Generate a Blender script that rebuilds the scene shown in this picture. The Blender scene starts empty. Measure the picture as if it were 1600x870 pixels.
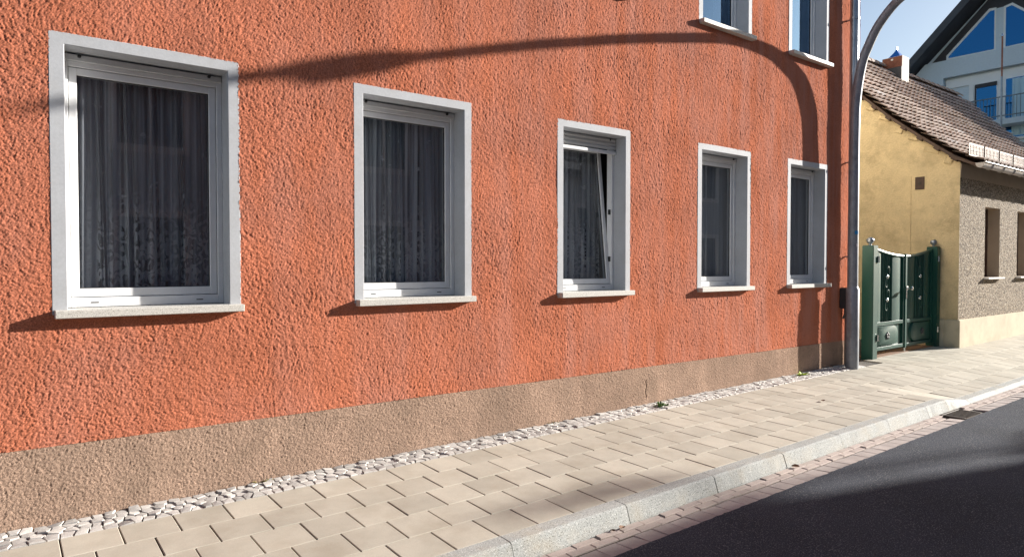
import bpy, bmesh, math, random
import numpy as np
from mathutils import Vector, Matrix, Quaternion

random.seed(7)
rng = np.random.default_rng(11)
scene = bpy.context.scene
COL = scene.collection

# ------------------------------------------------------------------ camera
cd = bpy.data.cameras.new("camera")
cam = bpy.data.objects.new("camera", cd)
COL.objects.link(cam)
cam.location = (0.0, -5.0, 1.6)
cam.rotation_euler = (math.radians(90 - 1.282), 0, math.radians(-37.3))
cd.sensor_width = 36.0
cd.lens = 36.0 * 1050 / 1600
cd.clip_start = 0.05
cd.clip_end = 2000
scene.camera = cam

# ------------------------------------------------------------------ sky + sun
SUN = Vector((3.2, -1.0, 1.04)).normalized()
world = bpy.data.worlds.new("World")
scene.world = world
world.use_nodes = True
wn = world.node_tree
sky = wn.nodes.new("ShaderNodeTexSky")
sky.sky_type = 'NISHITA'
sky.sun_disc = False
sky.sun_elevation = math.asin(SUN.z)
sky.sun_rotation = math.atan2(SUN.x, SUN.y)
sky.air_density = 1.0
sky.dust_density = 1.3
sky.ozone_density = 1.5
wn.links.new(sky.outputs[0], wn.nodes["Background"].inputs[0])
wn.nodes["Background"].inputs[1].default_value = 0.062

sd = bpy.data.lights.new("sun", 'SUN')
sd.energy = 5.0
sd.angle = math.radians(0.53)
sd.color = (1.0, 0.945, 0.87)
sun = bpy.data.objects.new("sun", sd)
COL.objects.link(sun)
sun.rotation_euler = (-SUN).to_track_quat('-Z', 'Y').to_euler()
sun.location = SUN * 60

vs = scene.view_settings
vs.view_transform = 'Standard'
vs.look = 'None'
vs.exposure = 1.32
vs.gamma = 1.0
vs.use_curve_mapping = False

# ------------------------------------------------------------------ material helpers
MATS = {}

def mat(name, color, rough=0.8, metal=0.0, spec=0.5, scale=6.0, var=0.0, fine=None, bump=0.0, bscale=80.0,
        bdist=0.004, objvar=0.0, speck=None, speck_scale=200.0, stain=None, stain_scale=1.5, stain_amt=0.5, coat=0.0, streak=None):
    """principled material; colour varied by noise (var), fine noise (fine=(scale, amount)), speckles,
    large stains, per-object brightness (objvar) and fine bump relief"""
    m = bpy.data.materials.new(name)
    m.use_nodes = True
    nt = m.node_tree
    N, L = nt.nodes, nt.links
    b = N["Principled BSDF"]
    b.inputs["Roughness"].default_value = rough
    b.inputs["Metallic"].default_value = metal
    b.inputs["Specular IOR Level"].default_value = spec
    b.inputs["Coat Weight"].default_value = coat
    geo = N.new("ShaderNodeNewGeometry")
    pos = geo.outputs["Position"]
    rgb = N.new("ShaderNodeRGB")
    rgb.outputs[0].default_value = (*color, 1)
    cur = rgb.outputs[0]

    def noise(sc, detail=4, rough_=0.6):
        n = N.new("ShaderNodeTexNoise")
        n.inputs["Scale"].default_value = sc
        n.inputs["Detail"].default_value = detail
        n.inputs["Roughness"].default_value = rough_
        L.new(pos, n.inputs["Vector"])
        return n.outputs["Fac"]

    def maprange(fac, a, bb, c, d):
        r = N.new("ShaderNodeMapRange")
        r.inputs[1].default_value = a
        r.inputs[2].default_value = bb
        r.inputs[3].default_value = c
        r.inputs[4].default_value = d
        L.new(fac, r.inputs[0])
        return r.outputs[0]

    def scale_color(c, f):
        v = N.new("ShaderNodeVectorMath")
        v.operation = 'SCALE'
        L.new(c, v.inputs[0])
        L.new(f, v.inputs["Scale"])
        return v.outputs[0]

    def mix(c, col2, fac):
        x = N.new("ShaderNodeMix")
        x.data_type = 'RGBA'
        L.new(fac, x.inputs[0])
        L.new(c, x.inputs[6])
        x.inputs[7].default_value = (*col2, 1)
        return x.outputs[2]

    if var:
        cur = scale_color(cur, maprange(noise(scale), 0.3, 0.7, 1 - var, 1 + var))
    if fine:
        cur = scale_color(cur, maprange(noise(fine[0], 2), 0.3, 0.7, 1 - fine[1], 1 + fine[1]))
    if speck:
        for k, sc_ in enumerate(speck):
            cur = mix(cur, sc_[0], maprange(noise(speck_scale * (1 + .37 * k), 1, .4), sc_[1], sc_[1] + 0.04, 0, 1))
    if stain:
        cur = mix(cur, stain, maprange(noise(stain_scale, 6, .65), 0.48, 0.72, 0, stain_amt))
    if streak:                                    # rain-washed vertical streaks: (colour, amount)
        mp = N.new("ShaderNodeVectorMath")
        mp.operation = 'MULTIPLY'
        mp.inputs[1].default_value = (5.0, 5.0, .55)
        L.new(pos, mp.inputs[0])
        n = N.new("ShaderNodeTexNoise")
        n.inputs["Scale"].default_value = 1.0
        n.inputs["Detail"].default_value = 5
        n.inputs["Roughness"].default_value = .6
        L.new(mp.outputs[0], n.inputs["Vector"])
        fac = maprange(n.outputs["Fac"], .40, .72, 0, streak[1])
        if len(streak) > 2:                       # sun-bleached towards one end of the wall
            sp = N.new("ShaderNodeSeparateXYZ")
            L.new(pos, sp.inputs[0])
            mu = N.new("ShaderNodeMath")
            mu.operation = 'MULTIPLY'
            L.new(fac, mu.inputs[0])
            L.new(maprange(sp.outputs[0], streak[2], streak[3], .45, 1.5), mu.inputs[1])
            fac = mu.outputs[0]
        cur = mix(cur, streak[0], fac)
    if objvar:
        oi = N.new("ShaderNodeObjectInfo")
        cur = scale_color(cur, maprange(oi.outputs["Random"], 0, 1, 1 - objvar, 1 + objvar))
    L.new(cur, b.inputs["Base Color"])
    if bump:
        bp = N.new("ShaderNodeBump")
        bp.inputs["Strength"].default_value = bump
        bp.inputs["Distance"].default_value = bdist
        L.new(noise(bscale, 5, .65), bp.inputs["Height"])
        L.new(bp.outputs[0], b.inputs["Normal"])
    MATS[name] = m
    return m

def glass_mat(name, tint, boost=1.5, gloss=(1, 1, 1), wob=0.0):
    m = bpy.data.materials.new(name)
    m.use_nodes = True
    nt = m.node_tree
    N, L = nt.nodes, nt.links
    N.remove(N["Principled BSDF"])
    tr = N.new("ShaderNodeBsdfTransparent")
    tr.inputs[0].default_value = (*tint, 1)
    gl = N.new("ShaderNodeBsdfGlossy")
    gl.inputs["Color"].default_value = (*gloss, 1)
    gl.inputs["Roughness"].default_value = 0.012
    fr = N.new("ShaderNodeFresnel")
    gb = N.new("ShaderNodeNewGeometry")           # same reflectance from both sides of the thin pane
    ir = N.new("ShaderNodeMapRange")
    ir.inputs[3].default_value = 1.5
    ir.inputs[4].default_value = 1 / 1.5
    L.new(gb.outputs["Backfacing"], ir.inputs[0])
    L.new(ir.outputs[0], fr.inputs[0])
    mu = N.new("ShaderNodeMath")
    mu.operation = 'MULTIPLY'
    mu.use_clamp = True
    mu.inputs[1].default_value = boost
    mx = N.new("ShaderNodeMixShader")
    L.new(fr.outputs[0], mu.inputs[0])
    L.new(mu.outputs[0], mx.inputs[0])
    L.new(tr.outputs[0], mx.inputs[1])
    L.new(gl.outputs[0], mx.inputs[2])
    if wob:
        ge = N.new("ShaderNodeNewGeometry")
        no = N.new("ShaderNodeTexNoise")
        no.inputs["Scale"].default_value = 1.6
        no.inputs["Detail"].default_value = 1
        L.new(ge.outputs["Position"], no.inputs["Vector"])
        bp = N.new("ShaderNodeBump")
        bp.inputs["Strength"].default_value = wob
        bp.inputs["Distance"].default_value = 0.01
        L.new(no.outputs["Fac"], bp.inputs["Height"])
        L.new(bp.outputs[0], gl.inputs["Normal"])
    L.new(mx.outputs[0], N["Material Output"].inputs[0])
    return m

def curtain_mat(name, color, lace=True, open_amt=0.45):
    m = bpy.data.materials.new(name)
    m.use_nodes = True
    nt = m.node_tree
    N, L = nt.nodes, nt.links
    N.remove(N["Principled BSDF"])
    df = N.new("ShaderNodeBsdfDiffuse")
    df.inputs[0].default_value = (*color, 1)
    tl = N.new("ShaderNodeBsdfTranslucent")
    tl.inputs[0].default_value = (*color, 1)
    m1 = N.new("ShaderNodeMixShader")
    m1.inputs[0].default_value = 0.12
    tr = N.new("ShaderNodeBsdfTransparent")
    m2 = N.new("ShaderNodeMixShader")
    L.new(df.outputs[0], m1.inputs[1])
    L.new(tl.outputs[0], m1.inputs[2])
    L.new(m1.outputs[0], m2.inputs[1])
    L.new(tr.outputs[0], m2.inputs[2])
    m2.inputs[0].default_value = open_amt
    if lace:
        geo = N.new("ShaderNodeNewGeometry")
        sep = N.new("ShaderNodeSeparateXYZ")
        L.new(geo.outputs["Position"], sep.inputs[0])
        # woven flowers: distorted voronoi rings, dense towards the hem, scattered sprigs above
        no = N.new("ShaderNodeTexNoise")
        no.inputs["Scale"].default_value = 9
        no.inputs["Detail"].default_value = 2
        L.new(geo.outputs["Position"], no.inputs["Vector"])
        av = N.new("ShaderNodeVectorMath")
        av.operation = 'MULTIPLY_ADD'
        av.inputs[1].default_value = (.14, .14, .14)
        L.new(no.outputs["Color"], av.inputs[0])
        L.new(geo.outputs["Position"], av.inputs[2])
        vo = N.new("ShaderNodeTexVoronoi")
        vo.inputs["Scale"].default_value = 11
        L.new(av.outputs[0], vo.inputs["Vector"])
        wv = N.new("ShaderNodeMath")
        wv.operation = 'SINE'
        ml = N.new("ShaderNodeMath")
        ml.operation = 'MULTIPLY'
        ml.inputs[1].default_value = 14
        L.new(vo.outputs["Distance"], ml.inputs[0])
        L.new(ml.outputs[0], wv.inputs[0])
        r1 = N.new("ShaderNodeMapRange")
        r1.inputs[1].default_value = -0.35
        r1.inputs[2].default_value = 0.15
        L.new(wv.outputs[0], r1.inputs[0])
        # hem density by height
        r2 = N.new("ShaderNodeMapRange")
        r2.inputs[1].default_value = 1.75
        r2.inputs[2].default_value = 2.15
        r2.inputs[3].default_value = 1.0
        r2.inputs[4].default_value = 0.0
        L.new(sep.outputs[2], r2.inputs[0])
        n2 = N.new("ShaderNodeTexNoise")
        n2.inputs["Scale"].default_value = 11
        L.new(geo.outputs["Position"], n2.inputs["Vector"])
        r3 = N.new("ShaderNodeMapRange")
        r3.inputs[1].default_value = 0.66
        r3.inputs[2].default_value = 0.7
        L.new(n2.outputs["Fac"], r3.inputs[0])
        mxm = N.new("ShaderNodeMath")
        mxm.operation = 'MAXIMUM'
        L.new(r2.outputs[0], mxm.inputs[0])
        L.new(r3.outputs[0], mxm.inputs[1])
        mm = N.new("ShaderNodeMath")
        mm.operation = 'MULTIPLY'
        L.new(r1.outputs[0], mm.inputs[0])
        L.new(mxm.outputs[0], mm.inputs[1])
        r4 = N.new("ShaderNodeMapRange")
        r4.inputs[3].default_value = open_amt + .1
        r4.inputs[4].default_value = 0.0
        # gathers: cloth lies denser in some vertical bands
        gm = N.new("ShaderNodeVectorMath")
        gm.operation = 'MULTIPLY'
        gm.inputs[1].default_value = (26, 0, .35)
        L.new(geo.outputs["Position"], gm.inputs[0])
        gn = N.new("ShaderNodeTexNoise")
        gn.inputs["Scale"].default_value = 1.0
        gn.inputs["Detail"].default_value = 3
        L.new(gm.outputs[0], gn.inputs["Vector"])
        gr = N.new("ShaderNodeMapRange")
        gr.inputs[1].default_value = .36
        gr.inputs[2].default_value = .62
        gr.inputs[3].default_value = open_amt + .38
        gr.inputs[4].default_value = 0.02
        L.new(gn.outputs["Fac"], gr.inputs[0])
        L.new(gr.outputs[0], r4.inputs[3])
        L.new(mm.outputs[0], r4.inputs[0])
        L.new(r4.outputs[0], m2.inputs[0])
    L.new(m2.outputs[0], N["Material Output"].inputs[0])
    return m

# ------------------------------------------------------------------ materials
mat("red_stucco", (0.455, 0.156, 0.089), 1.0, spec=0.0, scale=1.6, var=0.15, streak=((.47, .235, .185), .5, 1.5, 7.5), fine=(125, .42), stain=(0.39, 0.185, 0.145),
    stain_scale=1.3, stain_amt=.45, bump=.5, bscale=260, bdist=.003)
mat("red_stucco_far", (0.455, 0.150, 0.082), 0.95, spec=0.2, scale=2.2, var=0.10, bump=1.0, bscale=90, bdist=.02)
mat("brown_plinth", (0.37, 0.258, 0.195), 1.0, spec=0.0, streak=((.27, .195, .15), .5), scale=2.0, var=0.14, fine=(170, .68), stain=(0.25, 0.18, 0.135),
    stain_scale=2.3, stain_amt=.7, bump=.7, bscale=300, bdist=.004)
mat("grey_surround", (0.42, 0.435, 0.46), 0.75, scale=5, var=0.05, fine=(60, .05), stain=(0.36, 0.35, 0.34),
    stain_scale=4, stain_amt=.4, bump=.25, bscale=120, bdist=.002)
mat("terrazzo_sill", (0.52, 0.50, 0.46), 0.6, fine=(90, .08), speck=[((.2, .19, .17), .62), ((.72, .7, .66), .62)],
    speck_scale=150, bump=.1, bscale=200)
mat("white_plastic", (0.72, 0.73, 0.74), 0.32, scale=9, var=.03, stain=(.55, .54, .5), stain_scale=6, stain_amt=.25)
mat("shutter_plastic", (0.55, 0.56, 0.56), 0.5, scale=9, var=.04)
mat("black_rubber", (0.015, 0.015, 0.016), 0.6)
mat("dark_room", (0.05, 0.048, 0.045), 0.9, scale=1, var=.2)
mat("cream_side", (0.80, 0.74, 0.62), 0.9, scale=2, var=.06, bump=.4, bscale=90)
mat("paver_beige", (0.45, 0.418, 0.35), 0.85, spec=.3, scale=3.1, var=.09, fine=(150, .07), objvar=.10,
    stain=(.32, .275, .21), stain_scale=2.6, stain_amt=.5, bump=.25, bscale=260, bdist=.0015)
mat("joint_sand", (0.060, 0.050, 0.040), 0.98, fine=(120, .4), bump=.6, bscale=150)
mat("cobble_pale", (0.46, 0.44, 0.415), 0.85, scale=14, var=.1, fine=(140, .12), objvar=.17, bump=.5, bscale=130, bdist=.003)
mat("cobble_joint", (0.10, 0.086, 0.07), 0.98, fine=(90, .45), bump=.8, bscale=120)
mat("granite_kerb", (0.335, 0.345, 0.33), 0.8, scale=4, var=.06, fine=(190, .28), objvar=.05,
    speck=[((.13, .14, .13), .63), ((.6, .6, .58), .62)], speck_scale=120, stain=(.42, .33, .2), stain_scale=3.5, stain_amt=.35,
    bump=.5, bscale=150, bdist=.003)
mat("pink_brick", (0.42, 0.345, 0.31), 0.85, scale=8, var=.1, fine=(130, .12), objvar=.1, stain=(.42, .36, .3), stain_scale=5,
    stain_amt=.5, bump=.4, bscale=140)
mat("grey_sett", (0.40, 0.35, 0.325), 0.8, scale=7, var=.1, fine=(130, .12), objvar=.1, stain=(.28, .22, .2), stain_scale=5,
    stain_amt=.4, bump=.4, bscale=140)
mat("asphalt", (0.048, 0.055, 0.072), 0.9, spec=.15, scale=.8, var=.22, fine=(170, .45), speck=[((.18, .185, .19), .62)],
    speck_scale=120, bump=1.0, bscale=150, bdist=.008)
mat("cast_iron", (0.06, 0.045, 0.035), 0.7, metal=.3, fine=(60, .3), bump=.3, bscale=80)
mat("dark_hole", (0.006, 0.006, 0.006), 0.95)
mat("galvanized_pole", (0.27, 0.29, 0.32), 0.42, metal=.25, scale=12, var=.12, fine=(45, .10), stain=(.10, .105, .12),
    stain_scale=7, stain_amt=.5)
mat("zinc", (0.30, 0.325, 0.365), 0.32, metal=.75, scale=6, var=.1, stain=(.2, .21, .23), stain_scale=5, stain_amt=.5)
mat("sticker_blue", (0.02, 0.22, 0.50), 0.5)
mat("sticker_white", (0.65, 0.65, 0.66), 0.5)
mat("green_paint", (0.007, 0.064, 0.046), 0.42, spec=.5, scale=4, var=.08)
mat("silver_metal", (0.72, 0.72, 0.70), 0.25, metal=1.0)
mat("box_plastic", (0.03, 0.032, 0.036), 0.45, scale=10, var=.1)
mat("box_lid", (0.55, 0.55, 0.53), 0.5)
mat("yellow_plaster", (0.66, 0.515, 0.30), 0.95, scale=2.5, var=.10, fine=(40, .06), stain=(0.36, 0.27, 0.15), stain_scale=3.6,
    stain_amt=.65, bump=.6, bscale=28, bdist=.015)
mat("pebbledash", (0.27, 0.22, 0.165), 0.95, spec=.2, scale=3, var=.1, fine=(26, .5),
    speck=[((.085, .065, .05), .57), ((.54, .48, .39), .60)], speck_scale=27, bump=1.0, bscale=27, bdist=.02)
mat("cream_plinth", (0.56, 0.49, 0.36), 0.9, scale=4, var=.08, stain=(.34, .29, .2), stain_scale=3.2, stain_amt=.5, bump=.3, bscale=60)
mat("brown_wood", (0.06, 0.028, 0.016), 0.6, scale=9, var=.2)
mat("taupe_reveal", (0.40, 0.32, 0.24), 0.9, scale=4, var=.08, bump=.3, bscale=60)
mat("roof_tile", (0.40, 0.30, 0.25), 0.85, scale=2.2, var=.16, fine=(30, .14), objvar=.16, stain=(.37, .32, .22),
    stain_scale=1.7, stain_amt=.45, bump=.4, bscale=70)
mat("repaired_tile", (0.55, 0.49, 0.46), 0.8, objvar=.12, fine=(30, .1))
mat("guard_white", (0.47, 0.43, 0.40), 0.5, stain=(.4, .3, .22), stain_scale=8, stain_amt=.4)
mat("chimney_brick", (0.20, 0.078, 0.05), 0.9, scale=12, var=.25)
mat("chimney_slate", (0.045, 0.05, 0.06), 0.6, scale=8, var=.2)
mat("chimney_white", (0.80, 0.76, 0.70), 0.9, scale=6, var=.08)
mat("blue_enamel", (0.012, 0.10, 0.42), 0.3, metal=.2)
mat("pale_render", (0.54, 0.63, 0.70), 0.9, scale=.6, var=.04, fine=(12, .03))
mat("pale_trim", (0.74, 0.76, 0.77), 0.6, scale=2, var=.03)
mat("slate_roof", (0.055, 0.058, 0.068), 0.6, scale=2, var=.2, bump=.5, bscale=7, bdist=.03)
mat("dark_soffit", (0.035, 0.035, 0.042), 0.7, scale=3, var=.2)
mat("railing_steel", (0.10, 0.12, 0.14), 0.4, metal=.6)
mat("rust_pole", (0.30, 0.12, 0.08), 0.5, metal=.3, scale=5, var=.3)
mat("street_render", (0.45, 0.48, 0.53), 0.9, scale=.7, var=.06, fine=(14, .04))
mat("street_render_warm", (0.50, 0.44, 0.34), 0.9, scale=.7, var=.06, fine=(14, .04))
mat("street_pane", (0.035, 0.045, 0.065), 0.15, spec=.8)
mat("leaf_green", (0.085, 0.17, 0.035), 0.6, objvar=.2)
mat("leaf_lime", (0.42, 0.55, 0.03), 0.55)
mat("leaf_brown", (0.16, 0.085, 0.045), 0.8, objvar=.2)
mat("moss", (0.19, 0.16, 0.045), 0.95, fine=(80, .4))
mat("earth", (0.12, 0.10, 0.075), 0.95, scale=1, var=.2)
MATS["window_glass"] = glass_mat("window_glass", (0.81, 0.825, 0.84), 1.35, wob=.03)
MATS["sky_tinted_glass"] = glass_mat("sky_tinted_glass", (0.5, 0.55, 0.6), 3.4, gloss=(.36, .6, .92))  # boosted bluish gloss colour stands in for the sky mirrored upstairs
MATS["old_glass"] = glass_mat("old_glass", (0.3, 0.3, 0.3), 1.6, wob=.05)
MATS["sky_blue_glass"] = glass_mat("sky_blue_glass", (0.10, 0.14, 0.2), 5.0, gloss=(.11, .48, 1.0))  # deep blue of the mirrored sky is put into the gloss colour
MATS["lace_curtain"] = curtain_mat("lace_curtain", (0.56, 0.58, 0.61), True, .30)
MATS["sheer_curtain"] = curtain_mat("sheer_curtain", (0.42, 0.44, 0.47), False, .10)
MATS["blue_drape"] = curtain_mat("blue_drape", (0.55, 0.75, 0.85), False, .1)

# ------------------------------------------------------------------ mesh helpers
class MB:
    def __init__(self):
        self.v, self.f = [], []

    def add(self, vs_, fs_):
        o = len(self.v)
        self.v += [tuple(p) for p in vs_]
        self.f += [tuple(i + o for i in q) for q in fs_]
        return self

    def box(self, x0, x1, y0, y1, z0, z1):
        return self.add([(x0, y0, z0), (x1, y0, z0), (x1, y1, z0), (x0, y1, z0), (x0, y0, z1), (x1, y0, z1), (x1, y1, z1), (x0, y1, z1)],
                        [(0, 3, 2, 1), (4, 5, 6, 7), (0, 1, 5, 4), (1, 2, 6, 5), (2, 3, 7, 6), (3, 0, 4, 7)])

    def prism_x(self, poly, x0, x1):          # poly of (y, z)
        n = len(poly)
        vs_ = [(x0, y, z) for y, z in poly] + [(x1, y, z) for y, z in poly]
        fs_ = [tuple(range(n))[::-1], tuple(range(n, 2 * n))] + [(i, (i + 1) % n, (i + 1) % n + n, i + n) for i in range(n)]
        return self.add(vs_, fs_)

    def prism_y(self, poly, y0, y1):          # poly of (x, z)
        n = len(poly)
        vs_ = [(x, y0, z) for x, z in poly] + [(x, y1, z) for x, z in poly]
        fs_ = [tuple(range(n)), tuple(range(n, 2 * n))[::-1]] + [(i + n, (i + 1) % n + n, (i + 1) % n, i) for i in range(n)]
        return self.add(vs_, fs_)

    def tube(self, path, radii, n=12, cap=True):
        path = [Vector(p) for p in path]
        if not hasattr(radii, '__len__'):
            radii = [radii] * len(path)
        rings = []
        up = Vector((0.3, 0.2, 1)).normalized()
        prev = None
        for i, p in enumerate(path):
            t = (path[min(i + 1, len(path) - 1)] - path[max(i - 1, 0)]).normalized()
            if prev is None:
                a = t.orthogonal().normalized()
            else:
                a = (prev - t * prev.dot(t)).normalized()
            prev = a
            b = t.cross(a)
            rings.append([p + (a * math.cos(2 * math.pi * k / n) + b * math.sin(2 * math.pi * k / n)) * radii[i] for k in range(n)])
        vs_ = [q for r in rings for q in r]
        fs_ = []
        for i in range(len(rings) - 1):
            for k in range(n):
                k2 = (k + 1) % n
                fs_.append((i * n + k, i * n + k2, (i + 1) * n + k2, (i + 1) * n + k))
        if cap:
            fs_.append(tuple(range(n))[::-1])
            fs_.append(tuple((len(rings) - 1) * n + k for k in range(n)))
        return self.add(vs_, fs_)

    def lathe(self, c, prof, n=16, axis='z'):
        vs_, fs_ = [], []
        for (r, h) in prof:
            for k in range(n):
                a = 2 * math.pi * k / n
                if axis == 'z':
                    vs_.append((c[0] + r * math.cos(a), c[1] + r * math.sin(a), c[2] + h))
                elif axis == 'y':
                    vs_.append((c[0] + r * math.cos(a), c[1] + h, c[2] - r * math.sin(a)))
                else:
                    vs_.append((c[0] + h, c[1] + r * math.cos(a), c[2] + r * math.sin(a)))
        for i in range(len(prof) - 1):
            for k in range(n):
                k2 = (k + 1) % n
                fs_.append((i * n + k, i * n + k2, (i + 1) * n + k2, (i + 1) * n + k))
        fs_.append(tuple(range(n))[::-1])
        fs_.append(tuple((len(prof) - 1) * n + k for k in range(n)))
        return self.add(vs_, fs_)

    def mesh(self, name, smooth=False, bevel=0.0, seg=1):
        me = bpy.data.meshes.new(name)
        me.from_pydata(self.v, [], self.f)
        if bevel:
            bm = bmesh.new()
            bm.from_mesh(me)
            bmesh.ops.bevel(bm, geom=[e for e in bm.edges if e.calc_face_angle(0) > .5], offset=bevel, segments=seg, affect='EDGES', clamp_overlap=True)
            bm.to_mesh(me)
            bm.free()
        if smooth:
            for p in me.polygons:
                p.use_smooth = True
            try:
                me.set_sharp_from_angle(angle=math.radians(38))
            except Exception:
                pass
        return me

    def build(self, name, material, parent=None, smooth=False, bevel=0.0, seg=1):
        return link(name, self.mesh(name, smooth, bevel, seg), material, parent)

def wloc(o):
    p = Vector(o.location)
    while o.parent:
        o = o.parent
        p += Vector(o.location)
    return p

def link(name, me, material, parent=None):
    if material and not me.materials:
        me.materials.append(MATS[material])
    o = bpy.data.objects.new(name, me)
    COL.objects.link(o)
    if parent:
        o.parent = parent
        o.location = -wloc(parent)
    return o

def tag(o, label=None, cat=None, group=None, kind=None):
    if label: o["label"] = label
    if cat: o["category"] = cat
    if group: o["group"] = group
    if kind: o["kind"] = kind
    return o

def empty(name, loc, label, cat, group=None):
    o = bpy.data.objects.new(name, None)
    COL.objects.link(o)
    o.location = loc
    o.empty_display_size = 0.2
    return tag(o, label, cat, group)

def grid_mesh(name, V, keep=None, smooth=True):
    """V: (ny, nx, 3) array; quads wound to face -Y for x right / z up"""
    ny, nx, _ = V.shape
    idx = np.arange(ny * nx).reshape(ny, nx)
    q = np.stack([idx[:-1, :-1], idx[:-1, 1:], idx[1:, 1:], idx[1:, :-1]], -1).reshape(-1, 4)
    if keep is not None:
        q = q[keep.reshape(-1)]
    used = np.zeros(ny * nx, bool)
    used[q.reshape(-1)] = True
    remap = np.cumsum(used) - 1
    co = V.reshape(-1, 3)[used].astype(np.float32)
    q = remap[q].astype(np.int32)
    me = bpy.data.meshes.new(name)
    me.vertices.add(len(co))
    me.vertices.foreach_set("co", co.reshape(-1))
    me.loops.add(q.size)
    me.loops.foreach_set("vertex_index", q.reshape(-1))
    me.polygons.add(len(q))
    me.polygons.foreach_set("loop_start", np.arange(0, q.size, 4, dtype=np.int32))
    me.polygons.foreach_set("use_smooth", np.full(len(q), smooth))
    me.update(calc_edges=True)
    return me

def smoothstep(a, b, x):
    t = np.clip((x - a) / (b - a), 0, 1)
    return t * t * (3 - 2 * t)

# ------------------------------------------------------------------ ground heights
def zg(X, Y):
    """pavement surface: rises gently along the street, falls 2 % to the kerb, dips at the driveway"""
    dip = 0.075 * float(smoothstep(8.5, 9.3, X)) * float(smoothstep(0.6, 1.8, -Y))
    return -0.010 + 0.009 * X + 0.02 * Y - dip

def zr(X, Y):
    """gutter and road surface"""
    return -0.010 + 0.009 * X + 0.02 * -1.95 - 0.108 + 0.012 * (Y + 1.95) * (-1 if Y < -2.25 else 1) + (0.0072 if Y < -2.25 else 0)

# ================================================================== SETTING
m = MB().add([(-300, -300, -1.2), (300, -300, -1.2), (300, 300, -1.2), (-300, 300, -1.2)], [(0, 1, 2, 3)])
tag(m.build("ground", "earth"), kind="structure")

# road: a fine strip of asphalt with an uneven edge towards the gutter
xs = np.concatenate([np.arange(-16, 1, 1.0), np.arange(1, 12, .04), np.arange(12, 61, 1.0)])
ys = np.concatenate([[-7.4, -6.5, -5.5, -4.5, -3.8], np.arange(-3.4, -2.25, .1), [-2.254]])
V = np.zeros((len(ys), len(xs), 3))
edge = np.cumsum(rng.normal(0, .002, len(xs)))
edge = (edge - np.linspace(edge[0], edge[-1], len(xs))) * .25 + rng.normal(0, .0025, len(xs))
for j, y in enumerate(ys):
    V[j, :, 0] = xs
    V[j, :, 1] = y + (np.clip(edge, -.012, .012) if j == len(ys) - 1 else 0)
    V[j, :, 2] = [zr(x, y - .02) + .006 for x in xs]
link_me = grid_mesh("road", V)
tag(link("road", link_me, "asphalt"), kind="structure")

# pavement bedding under the slabs
xs = np.concatenate([np.arange(-8, 8, .5), np.arange(8, 10, .1), np.arange(10, 61, 1.0)])
ys = np.linspace(-1.80, 2.5, 20)
V = np.array([[(x, y, zg(x, min(y, 0.3)) - .016) for x in xs] for y in ys])
pavement = link("pavement", grid_mesh("pavement", V), "joint_sand")
tag(pavement, kind="structure")
# gutter bedding
ys = np.array([-2.27, -2.1, -1.93])
V = np.array([[(x, y, zr(x, max(y, -2.24)) - .012) for x in xs] for y in ys])
gutter = link("gutter", grid_mesh("gutter", V), "joint_sand")
tag(gutter, kind="structure")

# paving slabs 30 x 30 in half bond
def slab_meshes(name, w, d, h, bev, nvar, jit, material):
    out = []
    for k in range(nvar):
        r = random.Random(k * 17 + 3)
        j = lambda: r.uniform(-jit, jit)
        c = [(-w / 2 + j(), -d / 2 + j()), (w / 2 + j(), -d / 2 + j()), (w / 2 + j(), d / 2 + j()), (-w / 2 + j(), d / 2 + j())]
        t = [(x * (1 - 2 * bev / w), y * (1 - 2 * bev / d)) for x, y in c]
        vs_ = [(x, y, -h) for x, y in c] + [(x, y, -bev) for x, y in c] + [(x, y, r.uniform(-.0006, .0006)) for x, y in t]
        fs_ = [(0, 1, 5, 4), (1, 2, 6, 5), (2, 3, 7, 6), (3, 0, 4, 7), (4, 5, 9, 8), (5, 6, 10, 9), (6, 7, 11, 10), (7, 4, 8, 11), (8, 9, 10, 11)]
        mb = MB().add(vs_, fs_)
        me = mb.mesh(name)
        me.materials.append(MATS[material])
        out.append(me)
    return out

def place_piece(name, me, parent, x, y, zf, zj=0.0, tilt=0.0, rz=0.0):
    e = .1
    dx = (zf(x + e, y) - zf(x - e, y)) / (2 * e)
    dy = (zf(x, y + e) - zf(x, y - e)) / (2 * e)
    o = bpy.data.objects.new(name, me)
    COL.objects.link(o)
    o.parent = parent
    o.location = (x, y, zf(x, y) + zj)
    o.rotation_euler = (math.atan(dy) + random.gauss(0, tilt), -math.atan(dx) + random.gauss(0, tilt), rz + random.gauss(0, tilt * .6))
    return o

def joined(name, items, material, parent):
    """items: list of (mesh, matrix) merged into one stuff part"""
    mb = MB()
    for me, M in items:
        mb.add([M @ v.co for v in me.vertices], [tuple(p.vertices) for p in me.polygons])
    o = mb.build(name, material, parent)
    tag(o, kind="stuff")
    return o

def objs_to_stuff(name, objs, material, parent):
    items = []
    for o in objs:
        items.append((o.data, Matrix.LocRotScale(o.location, o.rotation_euler, o.scale)))
    r = joined(name, items, material, parent)
    for o in objs:
        bpy.data.objects.remove(o)
    return r

slabs = slab_meshes("paving_slab", .2925, .2975, .05, .0032, 8, .0012, "paver_beige")
pl = []
for row in range(5):
    yc = -.285 - .3015 * (row + .5)
    off = [.252, .103, .26, .10, .245][row]
    x = off - 1.2 + .15
    while x < 25.5:
        pl.append((x, yc))
        x += .3005
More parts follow.
